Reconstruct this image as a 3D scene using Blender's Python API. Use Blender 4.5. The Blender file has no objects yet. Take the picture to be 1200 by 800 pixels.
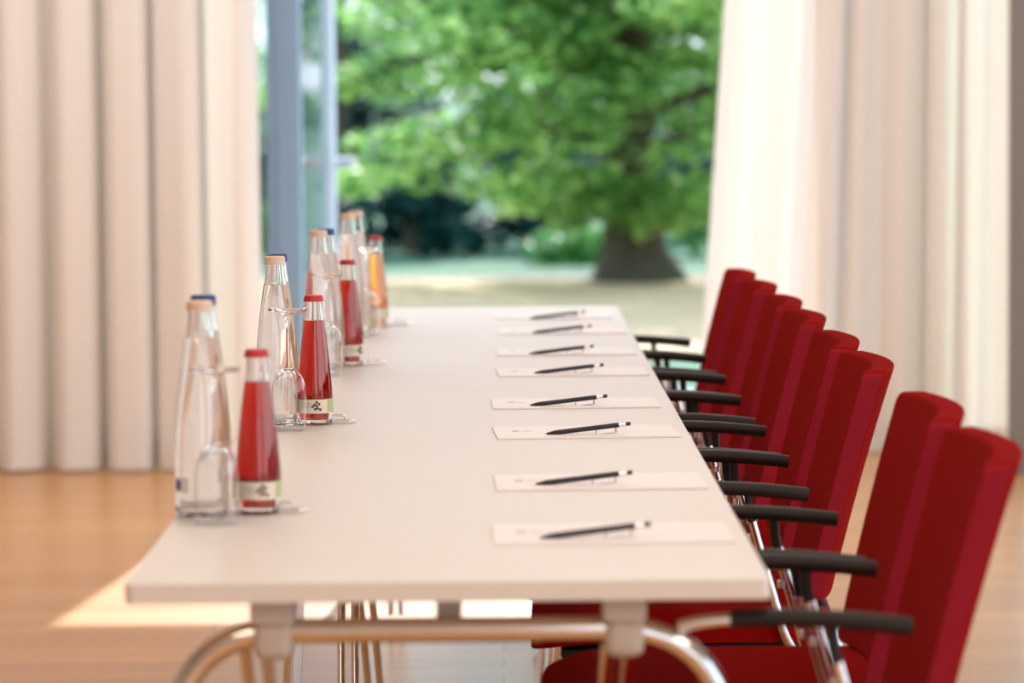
import bpy, bmesh, math, random
from mathutils import Vector, Matrix, noise
PI = math.pi
C = bpy.context.scene.collection
rnd = random.Random(7)

# ------------------------------------------------------------------ materials
def new_mat(name):
    m = bpy.data.materials.new(name); m.use_nodes = True
    nt = m.node_tree
    for n in list(nt.nodes): nt.nodes.remove(n)
    out = nt.nodes.new('ShaderNodeOutputMaterial')
    return m, nt, out

def N(nt, kind, **kw):
    n = nt.nodes.new(kind)
    for k, v in kw.items():
        if k in n.inputs: n.inputs[k].default_value = v
        else: setattr(n, k, v)
    return n

def principled(name, col, rough=.5, metal=0, spec=.5, trans=0, ior=1.45, var=0.0, vscale=20, bump=0.0, bscale=200, sheen=0.0, coat=0.0):
    m, nt, out = new_mat(name)
    b = nt.nodes.new('ShaderNodeBsdfPrincipled')
    b.inputs['Base Color'].default_value = (*col, 1)
    b.inputs['Roughness'].default_value = rough
    b.inputs['Metallic'].default_value = metal
    b.inputs['Specular IOR Level'].default_value = spec
    b.inputs['Transmission Weight'].default_value = trans
    b.inputs['IOR'].default_value = ior
    b.inputs['Sheen Weight'].default_value = sheen
    b.inputs['Coat Weight'].default_value = coat
    nt.links.new(b.outputs[0], out.inputs[0])
    if var or bump:
        tc = N(nt, 'ShaderNodeTexCoord')
    if var:
        no = N(nt, 'ShaderNodeTexNoise', Scale=vscale, Detail=4.0)
        nt.links.new(tc.outputs['Object'], no.inputs['Vector'])
        mr = N(nt, 'ShaderNodeMapRange')
        mr.inputs['To Min'].default_value = 1 - var; mr.inputs['To Max'].default_value = 1 + var
        nt.links.new(no.outputs['Fac'], mr.inputs['Value'])
        mx = N(nt, 'ShaderNodeVectorMath', operation='SCALE')
        mx.inputs[0].default_value = col
        nt.links.new(mr.outputs[0], mx.inputs['Scale'])
        nt.links.new(mx.outputs[0], b.inputs['Base Color'])
    if bump:
        no2 = N(nt, 'ShaderNodeTexNoise', Scale=bscale, Detail=2.0)
        nt.links.new(tc.outputs['Object'], no2.inputs['Vector'])
        bp = N(nt, 'ShaderNodeBump', Strength=bump, Distance=.002)
        nt.links.new(no2.outputs['Fac'], bp.inputs['Height'])
        nt.links.new(bp.outputs[0], b.inputs['Normal'])
    return m

def curtain_mat(name, col, trans_amt):
    m, nt, out = new_mat(name)
    tc = N(nt, 'ShaderNodeTexCoord')
    no = N(nt, 'ShaderNodeTexNoise', Scale=60.0, Detail=3.0)
    nt.links.new(tc.outputs['Object'], no.inputs['Vector'])
    mr = N(nt, 'ShaderNodeMapRange'); mr.inputs['To Min'].default_value = .94; mr.inputs['To Max'].default_value = 1.05
    nt.links.new(no.outputs['Fac'], mr.inputs['Value'])
    mx = N(nt, 'ShaderNodeVectorMath', operation='SCALE'); mx.inputs[0].default_value = col
    nt.links.new(mr.outputs[0], mx.inputs['Scale'])
    d = N(nt, 'ShaderNodeBsdfDiffuse'); t = N(nt, 'ShaderNodeBsdfTranslucent')
    nt.links.new(mx.outputs[0], d.inputs['Color']); nt.links.new(mx.outputs[0], t.inputs['Color'])
    s = N(nt, 'ShaderNodeMixShader'); s.inputs[0].default_value = trans_amt
    nt.links.new(d.outputs[0], s.inputs[1]); nt.links.new(t.outputs[0], s.inputs[2])
    nt.links.new(s.outputs[0], out.inputs[0])
    return m

def leaf_mat(name, cols, trans=.5):
    m, nt, out = new_mat(name)
    g = N(nt, 'ShaderNodeNewGeometry')
    tc = N(nt, 'ShaderNodeTexCoord')
    no = N(nt, 'ShaderNodeTexNoise', Scale=1.6, Detail=1.0)
    nt.links.new(tc.outputs['Object'], no.inputs['Vector'])
    ma = N(nt, 'ShaderNodeMath', operation='MULTIPLY_ADD'); ma.inputs[1].default_value = .45
    nt.links.new(g.outputs['Random Per Island'], ma.inputs[0])
    m2 = N(nt, 'ShaderNodeMath', operation='MULTIPLY'); m2.inputs[1].default_value = .75
    nt.links.new(no.outputs['Fac'], m2.inputs[0]); nt.links.new(m2.outputs[0], ma.inputs[2])
    r = N(nt, 'ShaderNodeValToRGB')
    el = r.color_ramp.elements
    el[0].position = .25; el[0].color = (*cols[0], 1)
    el[1].position = .85; el[1].color = (*cols[-1], 1)
    if len(cols) > 2:
        e = el.new(.55); e.color = (*cols[1], 1)
    nt.links.new(ma.outputs[0], r.inputs[0])
    d = N(nt, 'ShaderNodeBsdfPrincipled', Roughness=.45)
    d.inputs['Specular IOR Level'].default_value = .35
    t = N(nt, 'ShaderNodeBsdfTranslucent')
    nt.links.new(r.outputs[0], d.inputs['Base Color']); nt.links.new(r.outputs[0], t.inputs['Color'])
    s = N(nt, 'ShaderNodeMixShader'); s.inputs[0].default_value = trans
    nt.links.new(d.outputs[0], s.inputs[1]); nt.links.new(t.outputs[0], s.inputs[2])
    nt.links.new(s.outputs[0], out.inputs[0])
    return m

def floor_mat():
    m, nt, out = new_mat('oak_floor')
    tc = N(nt, 'ShaderNodeTexCoord')
    br = N(nt, 'ShaderNodeTexBrick', Scale=1.0)
    br.inputs['Color1'].default_value = (.62, .32, .12, 1)
    br.inputs['Color2'].default_value = (.50, .245, .09, 1)
    br.inputs['Mortar'].default_value = (.16, .075, .03, 1)
    br.inputs['Mortar Size'].default_value = .0016
    br.inputs['Brick Width'].default_value = 1.4
    br.inputs['Row Height'].default_value = .11
    br.inputs['Bias'].default_value = 0
    nt.links.new(tc.outputs['Object'], br.inputs['Vector'])
    mp = N(nt, 'ShaderNodeMapping'); mp.inputs['Scale'].default_value = (1.5, 26, 1)
    nt.links.new(tc.outputs['Object'], mp.inputs['Vector'])
    no = N(nt, 'ShaderNodeTexNoise', Scale=2.0, Detail=6.0)
    nt.links.new(mp.outputs[0], no.inputs['Vector'])
    mr = N(nt, 'ShaderNodeMapRange'); mr.inputs['To Min'].default_value = .72; mr.inputs['To Max'].default_value = 1.28
    nt.links.new(no.outputs['Fac'], mr.inputs['Value'])
    sc = N(nt, 'ShaderNodeVectorMath', operation='SCALE')
    nt.links.new(br.outputs['Color'], sc.inputs[0]); nt.links.new(mr.outputs[0], sc.inputs['Scale'])
    b = N(nt, 'ShaderNodeBsdfPrincipled', Roughness=.3)
    b.inputs['Specular IOR Level'].default_value = .55
    nt.links.new(sc.outputs[0], b.inputs['Base Color'])
    nt.links.new(b.outputs[0], out.inputs[0])
    return m

def ground_mat(name, c1, c2, scale):
    m, nt, out = new_mat(name)
    tc = N(nt, 'ShaderNodeTexCoord')
    no = N(nt, 'ShaderNodeTexNoise', Scale=scale, Detail=5.0)
    nt.links.new(tc.outputs['Object'], no.inputs['Vector'])
    r = N(nt, 'ShaderNodeValToRGB')
    r.color_ramp.elements[0].position = .35; r.color_ramp.elements[0].color = (*c1, 1)
    r.color_ramp.elements[1].position = .7; r.color_ramp.elements[1].color = (*c2, 1)
    nt.links.new(no.outputs['Fac'], r.inputs[0])
    b = N(nt, 'ShaderNodeBsdfPrincipled', Roughness=.9)
    nt.links.new(r.outputs[0], b.inputs['Base Color'])
    nt.links.new(b.outputs[0], out.inputs[0])
    return m

def juice_mat(name, col, dens, tint=(1, .6, .38)):
    m, nt, out = new_mat(name)
    b = N(nt, 'ShaderNodeBsdfPrincipled', Roughness=.0, IOR=1.34)
    b.inputs['Base Color'].default_value = (*tint, 1); b.inputs['Transmission Weight'].default_value = 1
    v = N(nt, 'ShaderNodeVolumeAbsorption', Density=dens); v.inputs['Color'].default_value = (*col, 1)
    nt.links.new(b.outputs[0], out.inputs[0]); nt.links.new(v.outputs[0], out.inputs['Volume'])
    return m

M = dict(
    floor=floor_mat(),
    wall=principled('painted_wall', (.78, .74, .69), .8, var=.03, vscale=3),
    darkwall=principled('wood_panelled_wall', (.46, .37, .29), .6, var=.1, vscale=6),
    ceiling=principled('painted_ceiling', (.84, .82, .79), .85, var=.02, vscale=3),
    frame=principled('blue_grey_window_frame', (.24, .38, .56), .45, var=.03, vscale=5),
    whiteframe=principled('pale_door_paint', (.62, .74, .90), .35, var=.02, vscale=5),
    greyframe=principled('grey_post_paint', (.20, .19, .175), .5, var=.04, vscale=5),
    top=principled('white_laminate', (.80, .78, .755), .46, spec=.45, var=.012, vscale=9),
    edge=principled('table_edge_band', (.80, .75, .69), .5, var=.03, vscale=30),
    bracket=principled('light_grey_plastic', (.52, .45, .39), .5, var=.04, vscale=30),
    chrome=principled('chrome', (.78, .76, .74), .12, metal=1, var=.02, vscale=30),
    red=principled('dark_red_fabric', (.29, .0055, .0045), .95, spec=.0, var=.22, vscale=320, bump=.6, bscale=900, sheen=.03),
    redside_lit=principled('red_fabric_lit_side', (.31, .014, .029), .95, spec=.05, var=.25, vscale=320, bump=.6, bscale=900, sheen=.1),  # red fabric with cool light and sheen on backrest sides put into the colour
    black=principled('black_plastic', (.020, .015, .013), .5, spec=.3, var=.1, vscale=60),
    pan=principled('black_seat_shell', (.012, .011, .011), .5, var=.1, vscale=60),
    paper=principled('white_paper', (.93, .90, .915), .5, spec=.45, var=.01, vscale=20),
    greyink=principled('grey_ink', (.45, .44, .44), .8, var=.05, vscale=60),
    pen=principled('black_pen', (.016, .014, .022), .3, var=.1, vscale=60),
    silver=principled('silver_metal', (.85, .84, .86), .22, metal=1, var=.02, vscale=60),
    steel=principled('brushed_steel', (.50, .48, .50), .3, metal=1, var=.03, vscale=60),
    glass=principled('clear_glass', (1, 1, 1), 0.0, trans=1, ior=1.45, var=.004, vscale=20),
    water=principled('mineral_water', (1, 1, 1), 0.0, trans=1, ior=1.33),
    redjuice=juice_mat('red_juice', (.86, .04, .0), 115),
    orangejuice=juice_mat('orange_juice', (1.0, .70, .06), 62, (1, .93, .75)),
    redcap=principled('red_cap_paint', (.55, .03, .035), .35, var=.04, vscale=60),
    creamcap=principled('cream_cap_paint', (.82, .60, .46), .4, var=.04, vscale=60),
    bluecap=principled('blue_cap_paint', (.02, .05, .22), .35, var=.05, vscale=60),
    label=principled('cream_label_paper', (.88, .79, .66), .6, var=.04, vscale=60),
    greenlabel=principled('pale_green_label_paper', (.50, .60, .30), .6, var=.1, vscale=120),
    whitelabel=principled('white_label_paper', (.82, .84, .88), .5, var=.03, vscale=60),
    bluelabel=principled('blue_label_print', (.10, .16, .42), .5, var=.05, vscale=60),
    berry=principled('dark_berry_print', (.09, .07, .06), .6, var=.2, vscale=300),
    sheer=curtain_mat('cream_curtain_fabric', (.86, .825, .79), .19),
    lining=curtain_mat('beige_curtain_fabric', (.80, .70, .60), .15),
    bark=principled('bark', (.062, .055, .034), .9, var=.5, vscale=9, bump=.8, bscale=20),
    leaf=leaf_mat('bright_leaves', [(.045, .16, .045), (.20, .45, .11), (.56, .80, .28)], .58),
    leaf2=leaf_mat('yellow_green_leaves', [(.07, .23, .08), (.27, .52, .17), (.62, .82, .42)], .58),
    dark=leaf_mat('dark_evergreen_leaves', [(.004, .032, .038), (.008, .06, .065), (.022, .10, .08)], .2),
    shrub=leaf_mat('shrub_leaves', [(.03, .13, .05), (.09, .30, .08), (.2, .45, .12)], .4),
    gravel=ground_mat('gravel', (.46, .325, .165), (.66, .47, .27), 1.2),
    paving=ground_mat('paving', (.30, .33, .38), (.38, .41, .46), .8),
    lawn=ground_mat('lawn', (.022, .10, .05), (.06, .19, .085), 1.1),
)
def glass_mat():
    m, nt, out = new_mat('window_glass')
    t = N(nt, 'ShaderNodeBsdfTransparent'); t.inputs[0].default_value = (.86, .95, .93, 1)
    g = N(nt, 'ShaderNodeBsdfGlossy', Roughness=.01)
    f = N(nt, 'ShaderNodeFresnel', IOR=1.45)
    s = N(nt, 'ShaderNodeMixShader')
    nt.links.new(f.outputs[0], s.inputs[0]); nt.links.new(t.outputs[0], s.inputs[1]); nt.links.new(g.outputs[0], s.inputs[2])
    nt.links.new(s.outputs[0], out.inputs[0]); return m
M['pane'] = glass_mat()

# ------------------------------------------------------------------ mesh helpers
def obj(name, bm, mat, parent=None, smooth=True, ang=40):
    bmesh.ops.recalc_face_normals(bm, faces=bm.faces[:])
    me = bpy.data.meshes.new(name); bm.to_mesh(me); bm.free()
    mats = mat if isinstance(mat, (list, tuple)) else [mat]
    for mm in mats: me.materials.append(M[mm])
    if smooth:
        me.polygons.foreach_set('use_smooth', [True] * len(me.polygons))
        try: me.set_sharp_from_angle(angle=math.radians(ang))
        except Exception: pass
    o = bpy.data.objects.new(name, me); C.objects.link(o)
    if smooth and ang < 100:
        wn = o.modifiers.new('weighted', 'WEIGHTED_NORMAL'); wn.keep_sharp = True; wn.weight = 80
    if parent is not None: o.parent = parent
    return o

def tag(o, label=None, cat=None, group=None, kind=None):
    if label: o['label'] = label
    if cat: o['category'] = cat
    if group: o['group'] = group
    if kind: o['kind'] = kind
    return o

def empty(name, label, cat, loc=(0, 0, 0), rz=0, group=None):
    o = bpy.data.objects.new(name, None); C.objects.link(o)
    o.location = loc; o.rotation_euler = (0, 0, rz); o.empty_display_size = .1
    return tag(o, label, cat, group)

def dup(src, loc, rz=0, label=None):
    r = src.copy(); C.objects.link(r); r.location = loc; r.rotation_euler = (0, 0, rz)
    if label: r['label'] = label
    def rec(a, b):
        for ch in [c for c in bpy.data.objects if c.parent == a]:
            c = ch.copy(); C.objects.link(c); c.parent = b; rec(ch, c)
    rec(src, r)
    return r

def structure(o):
    o['kind'] = 'structure'; return o

def box(bm, x0, x1, y0, y1, z0, z1, bev=0, seg=2):
    t = bmesh.new()
    bmesh.ops.create_cube(t, size=1)
    for v in t.verts:
        v.co = Vector((x0 + (v.co.x + .5) * (x1 - x0), y0 + (v.co.y + .5) * (y1 - y0), z0 + (v.co.z + .5) * (z1 - z0)))
    if bev: bmesh.ops.bevel(t, geom=t.edges[:], offset=bev, segments=seg, profile=.5, affect='EDGES')
    merge(bm, t)

def merge(bm, t):
    me = bpy.data.meshes.new('tmp'); t.to_mesh(me); t.free(); bm.from_mesh(me); bpy.data.meshes.remove(me)

def lathe(bm, prof, seg=40, cx=0, cy=0, closed=False):
    rings = []
    for r, z in prof:
        if r < 1e-6: rings.append([bm.verts.new((cx, cy, z))])
        else: rings.append([bm.verts.new((cx + r * math.cos(2 * PI * k / seg), cy + r * math.sin(2 * PI * k / seg), z)) for k in range(seg)])
    pairs = list(zip(rings[:-1], rings[1:]))
    if closed: pairs.append((rings[-1], rings[0]))
    for a, b in pairs:
        for k in range(seg):
            k2 = (k + 1) % seg
            if len(a) == 1 and len(b) == 1: continue
            if len(a) == 1: bm.faces.new((a[0], b[k], b[k2]))
            elif len(b) == 1: bm.faces.new((a[k], a[k2], b[0]))
            else: bm.faces.new((a[k], a[k2], b[k2], b[k]))

def smooth_path(pts, rad, n=6):
    """round the corners of a polyline with fillets of the given radius"""
    pts = [Vector(p) for p in pts]; out = [pts[0]]
    for i in range(1, len(pts) - 1):
        a, b, c = pts[i - 1], pts[i], pts[i + 1]
        u = (a - b); w = (c - b)
        d = min(rad, u.length * .48, w.length * .48)
        p, q = b + u.normalized() * d, b + w.normalized() * d
        for k in range(n + 1):
            t = k / n
            out.append((1 - t) ** 2 * p + 2 * t * (1 - t) * b + t * t * q)
    out.append(pts[-1]); return out

def tube(bm, pts, r, seg=14, ry=None):
    pts = [Vector(p) for p in pts]
    ring_prev = None; up = None; first = None
    for i, p in enumerate(pts):
        t = (pts[min(i + 1, len(pts) - 1)] - pts[max(i - 1, 0)]).normalized()
        if up is None:
            up = Vector((0, 0, 1)) if abs(t.z) < .9 else Vector((1, 0, 0))
        s = t.cross(up).normalized(); u = s.cross(t).normalized(); up = u
        rr = r[i] if isinstance(r, (list, tuple)) else r
        r2 = rr if ry is None else ry
        ring = [bm.verts.new(p + s * (rr * math.cos(2 * PI * k / seg)) + u * (r2 * math.sin(2 * PI * k / seg))) for k in range(seg)]
        if ring_prev:
            for k in range(seg):
                bm.faces.new((ring_prev[k], ring_prev[(k + 1) % seg], ring[(k + 1) % seg], ring[k]))
        else: first = ring
        ring_prev = ring
    bm.faces.new(first[::-1]); bm.faces.new(ring_prev)

def cuts(bm, axis, a, b, n):
    for k in range(1, n):
        co = Vector((0, 0, 0)); no = Vector((0, 0, 0)); co[axis] = a + (b - a) * k / n; no[axis] = 1
        bmesh.ops.bisect_plane(bm, geom=bm.verts[:] + bm.edges[:] + bm.faces[:], plane_co=co, plane_no=no, dist=1e-6)

# ------------------------------------------------------------------ camera
F, CZ, ROLL = 4000.0, 1.274, .008
CAM = Vector((0, 0, CZ))
Yc = Vector(((585 - 600) / F, (400 - 115) / F, -1)).normalized()
Zt = Vector((-ROLL, 1, 0)); Zc = (Zt - Yc * Zt.dot(Yc)).normalized()
Xc = Yc.cross(Zc).normalized()
R = Matrix((Xc, Yc, Zc))
cam = bpy.data.cameras.new('camera'); co = bpy.data.objects.new('camera', cam); C.objects.link(co)
co.matrix_world = Matrix.Translation(CAM) @ R.to_4x4()
cam.sensor_width = 36; cam.lens = F * 36 / 1200
cam.clip_start = .05; cam.clip_end = 400
cam.dof.use_dof = True; cam.dof.focus_distance = 5.62
cam.dof.aperture_fstop = (cam.lens / 1000) / .030
bpy.context.scene.camera = co

TOP = .74
# ------------------------------------------------------------------ the room
FAR, NEAR, LEFT, RIGHT, CEIL = 12.3, -3.5, -4.2, 3.9, 3.4
bm = bmesh.new(); box(bm, LEFT - .2, RIGHT + .2, NEAR - .2, FAR + .25, -.12, 0); structure(obj('floor', bm, 'floor'))
bm = bmesh.new(); box(bm, LEFT - .2, RIGHT + .2, NEAR - .2, FAR + .25, CEIL, CEIL + .15); structure(obj('ceiling', bm, 'ceiling'))
bm = bmesh.new(); box(bm, LEFT - .2, LEFT, NEAR - .2, FAR + .25, 0, CEIL); structure(obj('wall_left', bm, 'darkwall'))
bm = bmesh.new()
for x0, x1, z0, z1 in ((LEFT, .3, 0, CEIL), (3.3, RIGHT, 0, CEIL), (1.72, 1.86, 0, CEIL), (.3, 3.3, 0, .25), (.3, 3.3, 2.9, CEIL)):
    box(bm, x0, x1, NEAR - .2, NEAR, z0, z1)
structure(obj('wall_back', bm, 'wall', smooth=False))
OPEN_TOP = 3.0
bm = bmesh.new()
box(bm, LEFT, -1.0, FAR, FAR + .25, 0, CEIL)
box(bm, 1.20, 1.56, FAR, FAR + .25, 0, CEIL)
box(bm, -1.0, 1.20, FAR, FAR + .25, OPEN_TOP, CEIL)
box(bm, 1.56, RIGHT, FAR, FAR + .25, OPEN_TOP, CEIL)
structure(obj('wall_far', bm, 'wall', smooth=False))
# right wall with large window openings
bm = bmesh.new()
box(bm, RIGHT, RIGHT + .2, NEAR, FAR + .25, 2.7, CEIL)
box(bm, RIGHT, RIGHT + .2, NEAR, -1.2, 0, 2.7)
box(bm, RIGHT, RIGHT + .2, 5.2, 5.8, 0, 2.7)
box(bm, RIGHT, RIGHT + .2, 10.6, FAR + .25, 0, 2.7)
structure(obj('wall_right', bm, 'wall', smooth=False))

# window frames in the far wall
bm = bmesh.new()
box(bm, -.835, -.715, FAR - .03, FAR + .12, 0, OPEN_TOP, .006)
box(bm, -1.0, -.835, FAR + .03, FAR + .1, OPEN_TOP - .07, OPEN_TOP, .004)
box(bm, -1.0, -.975, FAR + .03, FAR + .1, 0, OPEN_TOP, .004)
box(bm, -.715, 1.20, FAR + .03, FAR + .1, OPEN_TOP - .06, OPEN_TOP, .004)
box(bm, 1.15, 1.20, FAR + .03, FAR + .1, 0, OPEN_TOP, .004)
f = structure(obj('trim_1', bm, 'frame'))
bm = bmesh.new(); box(bm, -.80, -.775, FAR - .042, FAR - .03, 0, OPEN_TOP, .003)
obj('frame_groove', bm, 'frame', f)
# side light pane beside the door
bm = bmesh.new(); box(bm, -.975, -.835, FAR + .06, FAR + .07, 0, OPEN_TOP - .07); structure(obj('window_1', bm, 'pane', smooth=False))
# second window, right of the pier
bm = bmesh.new()
for x in (1.56, 2.70, RIGHT - .05): box(bm, x, x + .05, FAR + .03, FAR + .1, 0, OPEN_TOP, .004)
box(bm, 1.56, RIGHT, FAR + .03, FAR + .1, OPEN_TOP - .06, OPEN_TOP, .004)
w2 = structure(obj('window_2', bm, 'frame'))
bm = bmesh.new(); box(bm, 1.61, 2.70, FAR + .06, FAR + .07, 0, OPEN_TOP - .06); box(bm, 2.75, RIGHT - .05, FAR + .06, FAR + .07, 0, OPEN_TOP - .06)
obj('window_pane', bm, 'pane', w2, smooth=False)
# grey post at the right edge of the view
bm = bmesh.new(); box(bm, 1.70, 1.765, 11.36, 11.42, 0, CEIL, .004)
structure(obj('trim_2', bm, 'greyframe'))

# the glazed door leaf, standing open outward; its edge faces the room
door = structure(empty('door_1', None, None, (-.765, FAR + .15, 0), math.radians(84)))
L_, H_, T_ = .92, 2.9, .062
bm = bmesh.new()
box(bm, 0, .06, -T_ / 2, T_ / 2, .02, H_, .004)
box(bm, L_ - .09, L_, -T_ / 2, T_ / 2, .02, H_, .004)
box(bm, .06, L_ - .09, -T_ / 2, T_ / 2, .02, .10, .004)
box(bm, .06, L_ - .09, -T_ / 2, T_ / 2, H_ - .08, H_, .004)
obj('door_frame', bm, 'whiteframe', door)
bm = bmesh.new(); box(bm, .06, L_ - .09, -.008, .008, .10, H_ - .08); obj('door_pane', bm, 'pane', door, smooth=False)
for s in (1, -1):
    bm = bmesh.new()
    tube(bm, smooth_path([(L_ - .035, s * T_ / 2, 1.03), (L_ - .035, s * (T_ / 2 + .075), 1.03), (L_ - .15, s * (T_ / 2 + .075), 1.03)], .02), .019)
    obj('door_handle', bm, 'silver', door)

# ------------------------------------------------------------------ curtains
def curtain(name, x_bot, x_top, y, z0, z1, waves, amp, mat, label, group=None, seed=0, side=1):
    """hanging cloth between x_bot=(a,b) at the floor and x_top=(a,b) at the rail; folds are a sum of slowly drifting sines"""
    rr = random.Random(seed); ph = [rr.uniform(0, 6.28) for _ in range(4)]
    nx, nz = int(waves * 14), 26
    root = empty(name, label, 'curtain', ((x_bot[0] + x_bot[1]) / 2, y, 0), 0, group)
    ox = root.location.x
    def P(u, v, off=0):
        a = x_bot[0] + (x_top[0] - x_bot[0]) * v; b = x_bot[1] + (x_top[1] - x_bot[1]) * v
        w = u * waves * 2 * PI
        w += .7 * math.sin(u * 7.1 + ph[0]) + .5 * math.sin(u * 17.3 + ph[1]) + .25 * math.sin(v * 2.3 + u * 9 + ph[2])
        A = amp * (1.0 + .35 * math.sin(u * 11 + ph[3])) * (1.0 - .25 * v)
        yy = A * math.sin(w) + .3 * A * math.sin(2.1 * w + ph[2])
        xx = a + (b - a) * u + .35 * A * math.cos(w)
        return Vector((xx - ox, yy + off, z0 + (z1 - z0) * v))
    def sheet(v0, v1, n, off):
        bm = bmesh.new()
        g = [[bm.verts.new(P(i / nx, v0 + (v1 - v0) * j / n, off)) for j in range(n + 1)] for i in range(nx + 1)]
        for i in range(nx):
            for j in range(n): bm.faces.new((g[i][j], g[i + 1][j], g[i + 1][j + 1], g[i][j + 1]))
        return bm
    obj('curtain_cloth', sheet(0, 1, nz, 0), mat, root, ang=180)
    obj('hem', sheet(0, .105 / (z1 - z0), 3, -.006), mat, root, ang=180)
    return root
curtain('curtain', (-3.9, -.845), (-3.9, -.85), 11.72, .012, 3.3, 16, .062, 'sheer', 'long cream curtain in soft folds hanging beside the bottles, over the floorboards', seed=3)
curtain('curtain', (.665, 1.62), (.90, 1.62), 12.06, .012, 3.3, 6, .05, 'sheer', 'white to beige curtain hanging behind the row of red chair backs', seed=11)
curtain('curtain', (1.555, 1.86), (1.615, 1.86), 11.86, .012, 3.3, 2.6, .04, 'sheer', 'narrow white curtain next to the dark grey post', seed=23)

# ------------------------------------------------------------------ tables
TX0, TX1 = -.421, .298
TCX = (TX0 + TX1) / 2; TW = TX1 - TX0
Y0, YS, Y1 = 3.757, 6.256, 8.752
def table_end_frame(y, s):
    """one inverted U of chrome tube with its legs; s = +1 when it is at the near end"""
    hw = .305
    bm = bmesh.new()
    pts = smooth_path([(-hw - .03, y + s * .05, .015), (-hw, y, .60), (-hw + .01, y, .677), (hw - .01, y, .677), (hw, y, .60), (hw + .03, y + s * .05, .015)], .12, 9)
    # one fillet per shoulder
    pts = smooth_path([(-hw - .035, y, .015), (-hw, y, .679), (hw, y, .679), (hw + .035, y, .015)], .125, 10)
    tube(bm, pts, .0145, 16)
    return bm
def make_table(length):
    t = empty('folding_table', '', 'table')
    h = length / 2
    bm = bmesh.new(); box(bm, -TW / 2, TW / 2, -h, h, TOP - .023, TOP)
    ve = [e for e in bm.edges if abs(e.verts[0].co.z - e.verts[1].co.z) > .01]
    bmesh.ops.bevel(bm, geom=ve, offset=.012, segments=4, profile=.5, affect='EDGES')
    for fc in bm.faces: fc.material_index = 0 if abs(fc.normal.z) > .5 else 1
    bmesh.ops.bevel(bm, geom=[e for e in bm.edges if abs(e.verts[0].co.z - e.verts[1].co.z) < .001], offset=.0012, segments=1, affect='EDGES')
    obj('tabletop', bm, ['top', 'edge'], t, ang=50)
    for s in (1, -1):
        y = -s * (h - .045)
        hw = .305
        bm = bmesh.new()
        tube(bm, smooth_path([(-hw - .035, y, .017), (-hw, y, .679), (hw, y, .679), (hw + .035, y, .017)], .125, 10), .0145, 16)
        fr = obj('leg_frame', bm, 'chrome', t)
        for sx in (-1, 1):
            bm = bmesh.new(); lathe(bm, [(0, 0), (.019, 0), (.021, .006), (.019, .02), (0, .022)], 16, sx * (hw + .035), y); obj('foot', bm, 'black', fr)
        for sx in (-1, 1):
            bm = bmesh.new()
            box(bm, sx * .197 - .0245, sx * .197 + .0245, y - .028, y + .03, .69, TOP - .023, .004)
            box(bm, sx * .197 - .022, sx * .197 + .022, y - .022, y + .024, .648, .70, .012, 4)
            br = obj('bracket', bm, 'bracket', t)
            bm = bmesh.new()
            for dx in (-.012, .012):
                dd = dx + (-.022 if sx < 0 else -.006)
                tube(bm, [(sx * .197 + dd, y + s * .018, .66), (sx * .185 + dd, y + s * .36, .28), (sx * .175 + dd, y + s * .55, .035)], .0075, 10)
            obj('fold_strut', bm, 'chrome', t)
        bm = bmesh.new(); box(bm, -.0145, .0145, y + s * .02, y + s * .08, .688, TOP - .023, .003); obj('center_lock', bm, 'bracket', t)
    bm = bmesh.new()
    for sx in (-1, 1): box(bm, sx * .27 - .015, sx * .27 + .015, -h + .12, h - .12, TOP - .036, TOP - .0232)
    obj('stiffening_rail', bm, 'bracket', t)
    return t
t1 = make_table(YS - Y0 - .003)
t1.location = (TCX, (Y0 + YS) / 2 - .001, 0)
t1['label'] = 'white-topped folding table on arched chrome legs, closest to the camera'
t1['group'] = 'two folding tables set end to end'
dup(t1, (TCX, (YS + Y1) / 2 + .001, 0), 0, 'second white folding table, standing end-on toward the open garden door')

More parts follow.
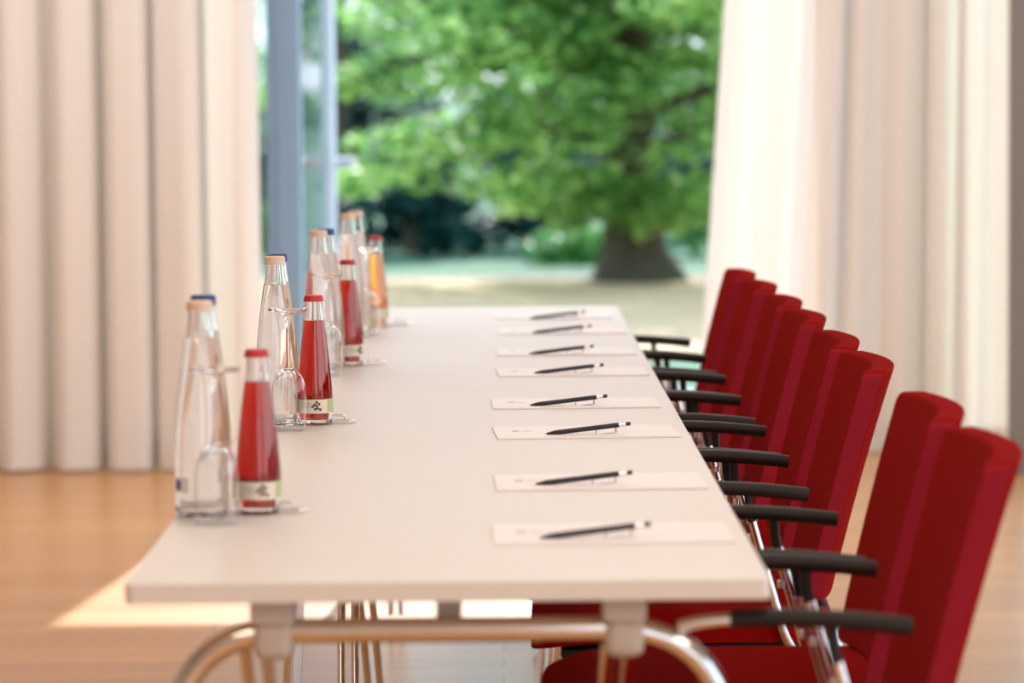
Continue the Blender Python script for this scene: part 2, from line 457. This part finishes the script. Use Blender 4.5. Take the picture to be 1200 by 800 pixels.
# ------------------------------------------------------------------ chairs
def deform(bm, fn):
    for v in bm.verts: v.co = fn(v.co)
def make_chair():
    """local frame: x = world x, y = 0 at the chair's middle; the sitter faces -x"""
    c = empty('conference_chair', '', 'chair')
    # seat cushion
    bm = bmesh.new(); box(bm, .045, .50, -.215, .215, .455, .505)
    ve = [e for e in bm.edges if abs(e.verts[0].co.z - e.verts[1].co.z) > .01]
    fr = [e for e in ve if e.verts[0].co.x < .2]; rr_ = [e for e in ve if e.verts[0].co.x >= .2]
    bmesh.ops.bevel(bm, geom=fr, offset=.10, segments=8, profile=.5, affect='EDGES')
    rr_ = [e for e in bm.edges if abs(e.verts[0].co.z - e.verts[1].co.z) > .01 and e.verts[0].co.x > .45]
    bmesh.ops.bevel(bm, geom=rr_, offset=.03, segments=4, profile=.5, affect='EDGES')
    bmesh.ops.bevel(bm, geom=[e for e in bm.edges if e.verts[0].co.z > .5 and e.verts[1].co.z > .5], offset=.014, segments=4, profile=.5, affect='EDGES')
    cuts(bm, 0, .045, .5, 8); cuts(bm, 1, -.215, .215, 8)
    def sf(p):
        k = max(0, (.17 - p.x) / .13)
        return Vector((p.x, p.y, p.z - .022 * k * k + (.008 * (1 - (p.y / .215) ** 2) if p.z > .48 else 0)))
    deform(bm, sf); obj('seat', bm, 'red', c)
    bm = bmesh.new(); box(bm, .09, .49, -.19, .19, .442, .457, .005)
    deform(bm, lambda p: Vector((p.x, p.y, p.z - (.015 if p.x < .12 else 0)))); obj('seat_shell', bm, 'pan', c)
    # backrest: x thickness, y width, z height
    zb, zt, hw, T = .512, .863, .2125, .033
    bm = bmesh.new(); box(bm, -T / 2, T / 2, -hw, hw, zb, zt)
    ex = [e for e in bm.edges if abs(e.verts[0].co.x - e.verts[1].co.x) > .01]
    bmesh.ops.bevel(bm, geom=ex, offset=.016, segments=4, profile=.5, affect='EDGES')
    bm.normal_update()
    sharp = [e for e in bm.edges if len(e.link_faces) == 2 and e.calc_face_angle(0) > 1.0]
    bmesh.ops.bevel(bm, geom=sharp, offset=.0055, segments=3, profile=.5, affect='EDGES')
    cuts(bm, 1, -hw, hw, 14); cuts(bm, 2, zb, zt, 6)
    def bf(p):
        v = (p.z - zb) / (zt - zb); u = p.y / hw
        th = .75 + .35 * v
        x = p.x * th + .470 + .078 * v + .014 * v * v + .030 * (1 - u * u)
        return Vector((x, p.y * (.97 + .03 * v), p.z))
    bm.normal_update()
    for fc in bm.faces: fc.material_index = 1 if abs(fc.normal.y) > .75 else 0  # side faces take the red that has light painted into it
    deform(bm, bf); obj('backrest', bm, ['red', 'redside_lit'], c)
    for s in (-1, 1):
        # armrest pad, gently arched, with a chrome nose
        ya = s * .232
        pts = []; n = 12
        for k in range(n + 1):
            t = k / n
            pts.append((.258 + .204 * t, ya, .688 + .006 * math.sin(PI * (t * .85 + .1)) - .009 * t))
        bm = bmesh.new(); tube(bm, pts, [.0135 if 0 < k < n else .011 for k in range(n + 1)], 14, ry=.0105)
        ar = obj('armrest', bm, 'black', c)
        bm = bmesh.new(); tube(bm, smooth_path([(.268, ya, .690), (.22, ya, .686), (.200, ya, .680)], .02), .008, 12); obj('armrest_end', bm, 'chrome', ar)
        bm = bmesh.new(); tube(bm, smooth_path([(.372, ya, .690), (.374, ya, .655), (.380, ya, .632)], .02), .0068, 14); obj('arm_post', bm, 'black', c)
        # chrome upright from the arm post down to the seat rail, rail and front leg in one bent tube
        yr = s * .212
        bm = bmesh.new()
        tube(bm, smooth_path([(.378, ya, .64), (.425, yr + s * .012, .47), (.445, yr, .435), (.16, yr, .438), (.115, yr, .40), (.09, s * .225, .012)], .035, 7), .0078, 12)
        fl = obj('leg', bm, 'chrome', c)
        bm = bmesh.new()
        for z, xx in ((.615, .384), (.59, .390)): lathe(bm, [(0, z - .005), (.0055, z - .005), (.0055, z + .005), (0, z + .005)], 10, xx - .008, ya - s * .008)
        obj('screw', bm, 'silver', fl)
        # rear leg that also carries the backrest; black sleeve at the top
        yb = s * .185
        bm = bmesh.new(); tube(bm, smooth_path([(.476, yb, .545), (.482, yb, .510), (.500, yb, .478)], .02), .0088, 14); obj('back_post', bm, 'black', c)
        bm = bmesh.new(); tube(bm, smooth_path([(.498, yb, .49), (.527, yb, .37), (.60, s * .225, .012)], .05), .0080, 12); obj('leg', bm, 'chrome', c)
    bm = bmesh.new()
    bm.free()
    for x, yy, zz in ((.44, .212, .436), (.18, .212, .436), (.505, .19, .47)):
        bm = bmesh.new(); tube(bm, [(x, -yy, zz), (x, yy, zz)], .008, 10); obj('cross_rail', bm, 'chrome', c)
    return c
chair_y = [4.035, 4.545, 5.31, 5.81, 6.42, 6.92, 7.49, 8.005]
chair_dx = [.002, .004, 0, 0, .002, .002, -.002, -.010]
chair_rz = [-1.4, -1.2, -1.2, -1.5, -.8, -1.6, -1.0, -1.4]
chair_lab = [
    'red fabric armchair standing first in the row, closest to the camera',
    'red fabric armchair whose back overlaps behind the first chair of the row',
    'red fabric armchair with a sharply focused back, third along the row',
    'red fabric armchair tucked just behind the sharp one, fourth along the row',
    'red fabric armchair fifth along the row, drawn up past the table seam',
    'red fabric armchair sixth along the row, third from the garden end',
    'red fabric armchair seventh along the row, last but one before the window',
    'red fabric armchair at the garden end of the row, against the white curtain']
ch0 = make_chair(); ch0['group'] = 'red armchairs along the table'
for i, y in enumerate(chair_y):
    o = ch0 if i == 0 else dup(ch0, (0, 0, 0))
    o.location = (chair_dx[i], y, 0); o.rotation_euler = (0, 0, math.radians(chair_rz[i])); o['label'] = chair_lab[i]

# ------------------------------------------------------------------ notepads and pens
PW, PD = .290, .185
def make_pad():
    p = empty('notepad', '', 'notepad')
    bm = bmesh.new(); box(bm, -PW / 2, PW / 2, 0, PD, 0, .0028, .0004, 1); obj('paper_block', bm, 'paper', p, smooth=False)
    bm = bmesh.new(); box(bm, -PW / 2, PW / 2, 0.0003, PD - .0003, .00005, .0004); obj('backing_card', bm, 'greyink', p, smooth=False)
    # small printed emblem at the top corner of the sheet
    bm = bmesh.new()
    box(bm, -PW / 2 + .028, -PW / 2 + .040, PD * .52, PD * .60, .0028, .0029)
    box(bm, -PW / 2 + .044, -PW / 2 + .060, PD * .535, PD * .56, .0028, .0029)
    obj('printed_emblem', bm, 'greyink', p, smooth=False)
    return p
def make_pen():
    """lies along +x from tip to cap, resting on its clip"""
    p = empty('ballpoint_pen', '', 'pen'); r = .0039
    def rod(prof):
        bm = bmesh.new(); lathe(bm, prof, 20)
        rot = Matrix.Rotation(PI / 2, 4, 'Y')
        for v in bm.verts: v.co = rot @ v.co
        return bm
    obj('barrel', rod([(0, .002), (.0012, .002), (.0035, .014), (r, .020), (r, .090), (r * .97, .118), (0, .1185)]), 'pen', p)
    obj('tip', rod([(0, -.001), (.0006, -.001), (.0013, .003), (0, .0032)]), 'silver', p)
    obj('ring', rod([(0, .118), (r * 1.02, .118), (r * 1.02, .129), (0, .1293)]), 'silver', p)
    obj('push_button', rod([(0, .129), (r * .8, .129), (r * .8, .1355), (r * .6, .137), (0, .1372)]), 'pen', p)
    bm = bmesh.new()
    box(bm, .080, .114, -.0032, .0032, -.0112, -.0100, .0005, 2)
    box(bm, .1115, .114, -.0030, .0030, -.0108, -.0035, .0005, 2)
    box(bm, .080, .0818, -.0026, .0026, -.0108, -.0040, .0005, 2)
    obj('clip', bm, 'steel', p)
    return p
pad_y = [4.06, 4.625, 5.335, 5.85, 6.53, 7.06, 7.70, 8.24]
pad_x = [.135, .137, .138, .130, .140, .137, .140, .125]
pad_r = [1.0, 1.5, 3.0, 1.5, 2.0, 1.0, .5, 0]
order = ['first', 'second', 'third', 'fourth', 'fifth', 'sixth', 'seventh', 'eighth']
pad_extra = ['at the end closest to the camera', 'with a wide gap of bare table behind it', 'set slightly askew, sharply in focus', 'just before the seam of the two tables',
             'just past the seam of the two tables', 'opposite the second red juice bottle from the garden end', 'last but one before the garden', 'at the garden end of the table']
pen_px = [(630, 764, 628.5, 616), (625, 742, 566, 555), (637, 741, 506, 499), (614, 718, 473, 466), (633, 700, 435, 429.5), (625, 690, 412.5, 407.5), (630, 686, 388, 383.5), (630, 676, 371, 367.5)]
def unproject(px, py, z):
    d = R @ Vector(((px - 600) / F, (400 - py) / F, -1))
    return CAM + d * ((z - CZ) / d.z)
pad0 = make_pad(); pad0['group'] = 'notepads along the chair side of the table'
pen0 = make_pen(); pen0['group'] = 'pens on the notepads'
for i in range(8):
    p = pad0 if i == 0 else dup(pad0, (0, 0, 0))
    p.location = (pad_x[i], pad_y[i], TOP + .0002); p.rotation_euler = (0, 0, math.radians(pad_r[i]))
    p['label'] = 'white notepad, %s along the table, %s' % (order[i], pad_extra[i])
    q = pen0 if i == 0 else dup(pen0, (0, 0, 0))
    x0, x1, ya, yb = pen_px[i]
    a = unproject(x0, ya, TOP + .0045); b = unproject(x1, yb, TOP + .0170)
    # the pen's heading comes from its two ends; it rests on its tip and its clip, so it rises toward the cap
    ang = math.atan2((b.y - a.y), (b.x - a.x))
    ang = max(.10, min(.55, ang)); tilt = .103
    c_ = (a + b) / 2
    q.location = (c_.x - .068 * math.cos(ang), c_.y - .068 * math.sin(ang), TOP + .0030 + .0012)
    q.rotation_euler = (0, -tilt, ang)
    q['label'] = 'black pen with a silver clip lying on the %s notepad from the camera end' % order[i]

# ------------------------------------------------------------------ bottles and glasses
def shell(prof, th, base):
    """closed glass profile: outer wall up, inner wall down"""
    inner = [(max(r - th, .001), z) for r, z in prof if z > base]
    return prof, inner
def make_water(cap, name='water_bottle'):
    b = empty(name, '', 'bottle')
    outer = [(0, .002), (.028, 0), (.0335, .004), (.0345, .012), (.0345, .075), (.0335, .105), (.0295, .150), (.0240, .195), (.0195, .228), (.0175, .236), (.0172, .240), (.0165, .243), (.0150, .262), (.0150, .268)]
    th = .0024
    inner = [(r - th, z) for r, z in outer if z >= .012]
    prof = outer + [(inner[-1][0], .268)] + inner[::-1][1:] + [(.026, .008), (0, .010)]
    bm = bmesh.new(); lathe(bm, prof, 48); obj('bottle_glass', bm, 'glass', b)
    lv = .232
    w = [(0, .0098), (.026, .0078)] + [(r + .0002, z) for r, z in inner if z < lv] + [(.0190 - th + .0002, lv), (0, lv)]
    bm = bmesh.new(); lathe(bm, w, 48); obj('water', bm, 'water', b)
    bm = bmesh.new(); lathe(bm, [(0, .2785), (.0148, .2785), (.0168, .2768), (.0171, .2675), (.0171, .2655), (.0152, .2655), (.0152, .2683), (0, .2683)], 40); cp = obj('cap', bm, cap, b)
    # low paper label, with a blue printed stripe
    bm = bmesh.new(); part_band(bm, .0348, .034, .054, -2.75, -2.0); lb = obj('label', bm, 'whitelabel', b)
    bm = bmesh.new(); part_band(bm, .0351, .038, .050, -2.7, -2.35); obj('label_print', bm, 'bluelabel', lb)
    return b
def part_band(bm, r, z0, z1, a0, a1, n=24, th=.0003):
    v = []
    for k in range(n + 1):
        a = a0 + (a1 - a0) * k / n; c, s = math.cos(a), math.sin(a)
        v.append([bm.verts.new((rr * c, rr * s, z)) for rr, z in ((r, z0), (r, z1), (r - th, z1), (r - th, z0))])
    for k in range(n):
        for j in range(4): bm.faces.new((v[k][j], v[k + 1][j], v[k + 1][(j + 1) % 4], v[k][(j + 1) % 4]))
    bm.faces.new(v[0][::-1]); bm.faces.new(v[-1])
def make_juice(juice, berry=True):
    b = empty('juice_bottle', '', 'bottle')
    outer = [(0, .002), (.024, 0), (.0285, .003), (.0295, .009), (.0297, .045), (.0290, .060), (.0262, .090), (.0225, .125), (.0185, .158), (.0160, .176), (.0150, .185), (.0140, .200), (.0140, .206)]
    th = .0020
    inner = [(r - th, z) for r, z in outer if z >= .009]
    prof = outer + [(inner[-1][0], .206)] + inner[::-1][1:] + [(.022, .010), (0, .012)]
    bm = bmesh.new(); lathe(bm, prof, 48); obj('bottle_glass', bm, 'glass', b)
    lv = .172
    w = [(0, .0118), (.022, .0098)] + [(r + .0002, z) for r, z in inner if .009 < z < lv] + [(.01655 - th + .0002, lv), (0, lv)]
    bm = bmesh.new(); lathe(bm, w, 48); obj('juice', bm, juice, b)
    bm = bmesh.new(); lathe(bm, [(0, .2130), (.0135, .2130), (.0155, .2112), (.0166, .2050), (.0174, .2036), (.0168, .2030), (.0142, .2030), (.0142, .2063), (0, .2063)], 42)
    obj('cap', bm, 'redcap', b)
    bm = bmesh.new(); part_band(bm, .0300, .020, .043, -PI, PI, 56); lb = obj('label', bm, 'label', b)
    bm = bmesh.new(); part_band(bm, .0303, .022, .042, -.78, .35, 14); obj('green_panel', bm, 'greenlabel', lb)
    if berry:
        # printed bunch of dark berries
        for nm in ('berry_print',):
            bm = bmesh.new()
            for da, dz in ((0, 0), (.13, .003), (-.12, .002), (.06, -.004), (-.08, -.005), (0, .006), (.20, -.006), (-.22, -.001)):
                a = -1.42 + da; r = .0304
                ctr = Vector((r * math.cos(a), r * math.sin(a), .0325 + dz))
                t = Vector((-math.sin(a), math.cos(a), 0)); u = Vector((0, 0, 1))
                vs = [bm.verts.new(ctr + t * (.0023 * math.cos(k * PI / 4)) + u * (.0023 * math.sin(k * PI / 4))) for k in range(8)]
                bm.faces.new(vs)
            obj(nm, bm, 'berry', lb)
        bm = bmesh.new()
        for z, a0, a1 in ((.036, -2.25, -1.75), (.0325, -2.3, -1.75), (.029, -2.2, -1.8)):
            part_band(bm, .0303, z, z + .0012, a0, a1, 8)
        obj('small_print', bm, 'greyink', lb)
    return b
def make_glass():
    """stemmed glass standing on its rim, foot in the air"""
    g = empty('stemmed_glass', '', 'drinking glass')
    outer = [(.0262, 0), (.0272, .012), (.0282, .035), (.0280, .060), (.0262, .078), (.0210, .091), (.0130, .098), (.0062, .103), (.0042, .112), (.0036, .130), (.0036, .165), (.0050, .183), (.0120, .1905), (.0290, .1935), (.0315, .1955), (.0312, .1985), (.0295, .1995), (0, .1985)]
    inner = [(0, .0992), (.0060, .0985), (.0118, .0962), (.0200, .0897), (.0253, .0773), (.0271, .060), (.0273, .035), (.0263, .012), (.0253, 0)]
    bm = bmesh.new(); lathe(bm, outer + inner, 48, closed=False)
    # close the rim
    bmesh.ops.remove_doubles(bm, verts=bm.verts[:], dist=1e-7)
    be = [e for e in bm.edges if e.is_boundary]
    bmesh.ops.bridge_loops(bm, edges=be)
    o = obj('glass_body', bm, 'glass', g)
    return g
def make_opener():
    o = empty('bottle_opener', '', 'bottle opener')
    bm = bmesh.new()
    # flat handle: two side bars joined at the ends
    pts = [(-.024, -.009, .003), (.018, -.010, .003), (.024, 0, .0035), (.018, .010, .003), (-.024, .009, .003), (-.027, 0, .003), (-.024, -.009, .003)]
    tube(bm, smooth_path(pts, .008, 4), .0024, 10)
    obj('handle', bm, 'silver', o)
    bm = bmesh.new()
    tube(bm, smooth_path([(-.013, -.002, .004), (-.013, -.002, .014), (.007, -.002, .0135), (.007, -.002, .004)], .004, 4), .0018, 10)
    box(bm, -.013, .007, -.0035, -.0005, .0115, .0150, .001, 2)
    obj('claw', bm, 'silver', o)
    return o

waters = [((-.386, 4.362), 'creamcap'), ((-.392, 4.490), 'bluecap'), ((-.370, 5.590), 'creamcap'), ((-.372, 5.685), 'bluecap'),
          ((-.356, 6.690), 'creamcap'), ((-.346, 6.775), 'bluecap'), ((-.341, 7.645), 'creamcap'), ((-.331, 7.835), 'creamcap')]
wl = ['clear water bottle with a cream cap, the one closest to the camera', 'clear water bottle with a blue cap, behind the first cream-capped bottle',
      'clear water bottle with a sharp cream cap beside the in-focus red juice', 'clear water bottle with a blue cap, hidden behind the sharp cream-capped one',
      'clear water bottle with a cream cap beside the third stemmed glass', 'clear water bottle with a blue cap, second from the garden end group',
      'clear water bottle with a cream cap in front of the garden end group', 'clear water bottle in the garden end group, the one half hidden at the back']
wc, wb = make_water('creamcap'), make_water('bluecap')
uc = ub = False
for (xy, cap), lab in zip(waters, wl):
    if cap == 'creamcap': o = dup(wc, (0, 0, 0)) if uc else wc; uc = True
    else: o = dup(wb, (0, 0, 0)) if ub else wb; ub = True
    o.location = (*xy, TOP + .0002); o['label'] = lab; o['group'] = 'water bottles along the table edge'
j0 = make_juice('redjuice')
for i, (xy, rz, lab) in enumerate([((-.316, 4.400), .1, 'small bottle of red juice with a red cap, closest to the camera'),
                               ((-.308, 5.610), 0, 'small bottle of red juice in sharp focus, with berries on its label'),
                               ((-.307, 6.850), .75, 'small bottle of red juice past the table seam, next to the orange one')]):
    o = j0 if i == 0 else dup(j0, (0, 0, 0))
    o.location = (*xy, TOP + .0002); o.rotation_euler = (0, 0, rz); o['label'] = lab; o['group'] = 'juice bottles'
jo = make_juice('orangejuice', False); jo.location = (-.294, 8.02, TOP + .0002)
jo['label'] = 'small bottle of orange juice with a red cap at the garden end'; jo['group'] = 'juice bottles'
g0 = make_glass()
for i, (xy, lab) in enumerate([((-.361, 4.290), 'upturned stemmed glass in front of the bottles closest to the camera'),
                               ((-.344, 5.500), 'upturned stemmed glass beside the sharply focused red juice bottle'),
                               ((-.336, 6.600), 'upturned stemmed glass behind the sharp red juice, in the third bottle group'),
                               ((-.303, 7.73), 'upturned stemmed glass between water and orange juice at the garden end')]):
    o = g0 if i == 0 else dup(g0, (0, 0, 0))
    o.location = (*xy, TOP + .0002); o['label'] = lab; o['group'] = 'upturned stemmed glasses'
op0 = make_opener()
for i, (xy, rz, lab) in enumerate([((-.277, 4.40), 0, 'small metal bottle opener beside the red juice closest to the camera'),
                                   ((-.266, 5.62), 0, 'small metal bottle opener beside the sharply focused red juice'),
                                   ((-.256, 6.86), .2, 'small metal bottle opener beside the third red juice, past the table seam'),
                                   ((-.236, 8.05), .1, 'small metal bottle opener beside the orange juice')]):
    o = op0 if i == 0 else dup(op0, (0, 0, 0))
    o.location = (*xy, TOP + .0005); o.rotation_euler = (0, 0, rz); o['label'] = lab; o['group'] = 'bottle openers beside the juice'

# ------------------------------------------------------------------ the garden
def ground(name, mat, x0, x1, y0, y1, z):
    bm = bmesh.new()
    bm.faces.new([bm.verts.new(p) for p in ((x0, y0, z), (x1, y0, z), (x1, y1, z), (x0, y1, z))])
    return structure(obj(name, bm, mat))
ground('ground_surrounds', 'paving', -60, 60, -60, 25.2, -.14)
ground('ground_terrace', 'paving', -40, 40, FAR + .25, 15.2, -.03)
ground('ground_verge', 'lawn', -40, 40, 15.2, 17.6, -.04)
ground('ground_gravel', 'gravel', -40, 40, 17.6, 25.0, -.035)
bm = bmesh.new()
bmesh.ops.create_grid(bm, x_segments=40, y_segments=40, size=1)
for v in bm.verts:
    x, y = v.co.x * 60, 24.9 + (v.co.y + 1) * 40
    z = -.025 + max(0, (y - 34)) * .02 + (.05 * noise.noise(Vector((x * .3, y * .3, 0))) if y > 26 else 0)
    v.co = Vector((x, y, z))
structure(obj('ground_lawn', bm, 'lawn'))

def add_leaf(bm, p, size, rr, flat=.5):
    # a folded diamond: two triangles meeting along the midrib
    n = Vector((rr.gauss(0, flat), rr.gauss(0, flat), 1)).normalized()
    t = n.orthogonal().normalized(); t.rotate(Matrix.Rotation(rr.uniform(0, 6.28), 3, n)); s = n.cross(t)
    a = bm.verts.new(p - t * size * .55); b = bm.verts.new(p + t * size * .55)
    c = bm.verts.new(p + s * size * .32 - n * size * .1); d = bm.verts.new(p - s * size * .32 - n * size * .1)
    bm.faces.new((a, c, b)); bm.faces.new((a, b, d))
def clump(bm, ctr, rad, n, size, rr, flat=.5):
    for _ in range(n):
        while True:
            q = Vector((rr.uniform(-1, 1), rr.uniform(-1, 1), rr.uniform(-1, 1)))
            if q.length < 1: break
        add_leaf(bm, Vector(ctr) + Vector((q.x * rad[0], q.y * rad[1], q.z * rad[2])), size * rr.uniform(.7, 1.3), rr, flat)
def tree(name, label, cat, base, trunk, branches, clumps, mat, leaf, flat=.6, seed=1, group=None):
    rr = random.Random(seed)
    t = empty(name, label, cat, base, 0, group)
    if trunk:
        bm = bmesh.new(); tube(bm, [p for p, r in trunk], [r for p, r in trunk], 16)
        for v in bm.verts:
            v.co += Vector((noise.noise(v.co * 3), noise.noise(v.co * 3 + Vector((7, 0, 0))), 0)) * .03
        obj('trunk', bm, 'bark', t)
    for path, r0 in branches:
        bm = bmesh.new(); n = len(path)
        tube(bm, path, [r0 * (1 - .75 * k / (n - 1)) for k in range(n)], 10); obj('branch', bm, 'bark', t)
    bm = bmesh.new()
    for ctr, rad, n in clumps: clump(bm, ctr, rad, n, leaf, rr, flat)
    obj('foliage', bm, mat, t, smooth=False)
    return t
# the big tree on the right of the view, with low spreading sprays
rr = random.Random(5)
trunk = [((0, 0, -.05), .40), ((0, 0, .06), .32), ((-.02, 0, .2), .24), ((-.03, 0, .6), .19), ((-.06, 0, 1.3), .18), ((-.02, 0, 2.2), .17), ((.05, 0, 2.9), .10), ((.08, 0, 3.5), .03)]
branches, clumps = [], []
for k in range(26):
    a = rr.uniform(0, 6.28); z0 = rr.uniform(.75, 2.5); L = rr.uniform(1.3, 2.4)
    d = Vector((math.cos(a), math.sin(a), 0))
    path = [Vector((-.03, 0, z0)) + d * (L * t) + Vector((0, 0, .45 * L * t * (1 - 1.15 * t))) for t in (0, .25, .5, .75, 1)]
    branches.append((path, .06))
    for t in (.35, .55, .75, .9, 1.0):
        c0 = Vector((-.03, 0, z0)) + d * (L * t) + Vector((0, 0, .45 * L * t * (1 - 1.15 * t)))
        for _ in range(3):
            clumps.append((c0 + Vector((rr.gauss(0, .25), rr.gauss(0, .3), rr.gauss(0, .08))), (.33, .33, .10), 42))
# low drooping sprays around the trunk that hide its upper half
for _ in range(70):
    x = rr.uniform(-1.25, .75); z = rr.uniform(.55, 2.2)
    if abs(x + .05) < .16 and z < .75: continue
    clumps.append(((x, rr.uniform(-1.6, -.3), z), (.26, .25, .09), 40))
for _ in range(26):
    x = rr.choice((rr.uniform(-.65, -.2), rr.uniform(.2, .75))); z = rr.uniform(.42, .75)
    clumps.append(((x, rr.uniform(-.9, .3), z), (.2, .2, .08), 34))
r2 = random.Random(77)
for _ in range(60):
    zz = r2.uniform(2.7, 3.8); ww = 1.5 * (1 - ((zz - 2.7) / 1.25) ** 2) + .15
    clumps.append(((r2.uniform(-ww, ww), r2.uniform(-ww, ww), zz), (.33, .33, .12), 40))
for _ in range(16):
    clumps.append(((rr.uniform(-.35, .35), rr.uniform(-.9, -.5), rr.uniform(.40, .72)), (.2, .15, .08), 32))
tree('broadleaf_tree', 'large broadleaf tree with a thick dark flaring trunk, in the middle of the garden view', 'tree', (.98, 24.4, -.02), trunk, branches, clumps, 'leaf', .105, seed=9)
# a lighter tree whose sprays hang in beside the open door
clumps = []; branches = []
for _ in range(92):
    x = rr.uniform(-1.5, 1.5); z = rr.uniform(.95, 3.6) if abs(x) < 1.0 else rr.uniform(.6, 3.2)
    clumps.append(((x, rr.uniform(-.9, .9), z), (.28, .28, .10), 34))
for k in range(9):
    a = k * .75; z0 = .9 + .3 * k
    branches.append(([Vector((0, 0, z0)), Vector((.5 * math.cos(a), .5 * math.sin(a), z0 + .25)), Vector((1.3 * math.cos(a), 1.0 * math.sin(a), z0 + .4))], .035))
tree('broadleaf_tree', 'yellow-green tree with loose bright leaves, seen past the upright edge of the open door', 'tree', (-1.5, 31.8, -.02),
     [((0, 0, -.05), .12), ((0, 0, .5), .09), ((.03, 0, 1.6), .08), ((.02, 0, 3.2), .05)], branches, clumps, 'leaf2', .10, seed=14)
clumps = []; branches = []
for _ in range(110):
    x = rr.uniform(-2.2, 1.6); z = rr.uniform(1.35, 4.2) - .12 * x
    clumps.append(((x, rr.uniform(-1.0, 1.0), z), (.34, .34, .12), 32))
for k in range(8):
    a = k * .82; z0 = 1.4 + .25 * k
    branches.append(([Vector((0, 0, z0)), Vector((.6 * math.cos(a), .5 * math.sin(a), z0 + .25)), Vector((1.7 * math.cos(a), 1.0 * math.sin(a), z0 + .35))], .04))
tree('broadleaf_tree', 'mid green tree farther back, its crown filling the upper middle of the doorway', 'tree', (.45, 35.0, 0),
     [((0, 0, -.05), .16), ((0, 0, .6), .11), ((-.05, 0, 1.8), .10), ((.02, 0, 3.6), .05)], branches, clumps, 'leaf', .12, seed=21)
# dark evergreens behind
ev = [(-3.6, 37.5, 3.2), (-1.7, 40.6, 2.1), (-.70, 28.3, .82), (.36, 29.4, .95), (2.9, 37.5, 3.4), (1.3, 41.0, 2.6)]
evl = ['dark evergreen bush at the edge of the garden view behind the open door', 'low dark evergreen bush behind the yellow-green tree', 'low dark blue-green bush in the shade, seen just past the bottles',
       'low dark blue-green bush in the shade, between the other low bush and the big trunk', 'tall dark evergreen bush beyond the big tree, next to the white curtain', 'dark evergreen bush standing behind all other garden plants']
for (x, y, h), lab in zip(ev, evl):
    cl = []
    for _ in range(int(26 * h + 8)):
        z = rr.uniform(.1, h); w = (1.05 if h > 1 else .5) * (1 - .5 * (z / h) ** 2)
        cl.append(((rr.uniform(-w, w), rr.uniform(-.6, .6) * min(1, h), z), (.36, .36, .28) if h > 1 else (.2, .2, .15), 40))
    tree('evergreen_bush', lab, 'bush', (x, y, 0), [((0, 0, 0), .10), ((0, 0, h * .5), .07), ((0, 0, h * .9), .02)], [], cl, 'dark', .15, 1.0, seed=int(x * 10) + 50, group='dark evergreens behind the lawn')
# light green low shrubs
for (x, y, w, h), lab in zip([(.60, 27.0, .26, .17), (2.0, 28.0, .6, .5), (-1.9, 29.6, .35, .35), (1.35, 30.5, .4, .5)],
                             ['small light green shrub on the lawn, beside the big trunk', 'small light green shrub on the far side of the big trunk', 'small low shrub under the yellow-green tree', 'small light green shrub partly hidden by the big trunk']):
    cl = [((rr.uniform(-w, w), rr.uniform(-.4, .4), rr.uniform(.05, h)), (.18, .18, .12), 30) for _ in range(28)]
    tree('garden_shrub', lab, 'shrub', (x, y, -.02), [((0, 0, 0), .03), ((0, 0, h * .8), .015)], [], cl, 'shrub', .10, .8, seed=int(x * 10) + 90, group='light shrubs on the lawn')

# ------------------------------------------------------------------ light
w = bpy.data.worlds.new('world'); bpy.context.scene.world = w; w.use_nodes = True
nt = w.node_tree
for n in list(nt.nodes): nt.nodes.remove(n)
out = nt.nodes.new('ShaderNodeOutputWorld'); bg = nt.nodes.new('ShaderNodeBackground')
tc = nt.nodes.new('ShaderNodeTexCoord'); sx = nt.nodes.new('ShaderNodeSeparateXYZ'); rp = nt.nodes.new('ShaderNodeValToRGB')
nt.links.new(tc.outputs['Generated'], sx.inputs[0]); nt.links.new(sx.outputs['Z'], rp.inputs[0])
rp.color_ramp.elements[0].position = 0.0; rp.color_ramp.elements[0].color = (.84, .93, 1, 1)
rp.color_ramp.elements[1].position = .6; rp.color_ramp.elements[1].color = (.50, .68, .95, 1)
nt.links.new(rp.outputs[0], bg.inputs[0]); bg.inputs[1].default_value = 2.5
nt.links.new(bg.outputs[0], out.inputs[0])

def aim(o, d): o.rotation_euler = Vector(d).to_track_quat('-Z', 'Y').to_euler()
sun = bpy.data.lights.new('sun', 'SUN'); sun.energy = 7.5; sun.color = (1, .97, .92); sun.angle = math.radians(.6)
so = bpy.data.objects.new('sun', sun); C.objects.link(so)
az, el = math.radians(5.5), math.radians(34.8)
aim(so, (-math.sin(az) * math.cos(el), -math.cos(az) * math.cos(el), -math.sin(el)))
def lamp(x, y, sx_, sy_, power, col):
    l = bpy.data.lights.new('ceiling_and_fill_light', 'AREA'); l.shape = 'RECTANGLE'; l.size = sx_; l.size_y = sy_; l.energy = power * .78; l.color = col
    o = bpy.data.objects.new('ceiling_and_fill_light', l); C.objects.link(o); o.location = (x, y, CEIL - .02); return o
for x in (-1.4, .6, 2.6):
    for y, p, col in ((-1.5, 22, (1, .87, .72)), (1.5, 29, (1, .83, .65)), (4.5, 16, (1, .84, .68)), (7.5, 5, (1, .92, .84)), (10.2, 36 if x < 2 else 20, (1, .96, .93))):
        lamp(x, y, .6, 1.2, p, col)
lamp(-2.8, 9.8, .6, 1.2, 40, (1, .96, .93))  # unseen fill lamp, added to brighten the left curtain

sc = bpy.context.scene
sc.cycles.max_bounces = 40; sc.cycles.transmission_bounces = 40; sc.cycles.glossy_bounces = 8; sc.cycles.diffuse_bounces = 5
sc.view_settings.view_transform = 'Standard'; sc.view_settings.look = 'None'
sc.view_settings.exposure = 0; sc.view_settings.gamma = 1; sc.view_settings.use_curve_mapping = False
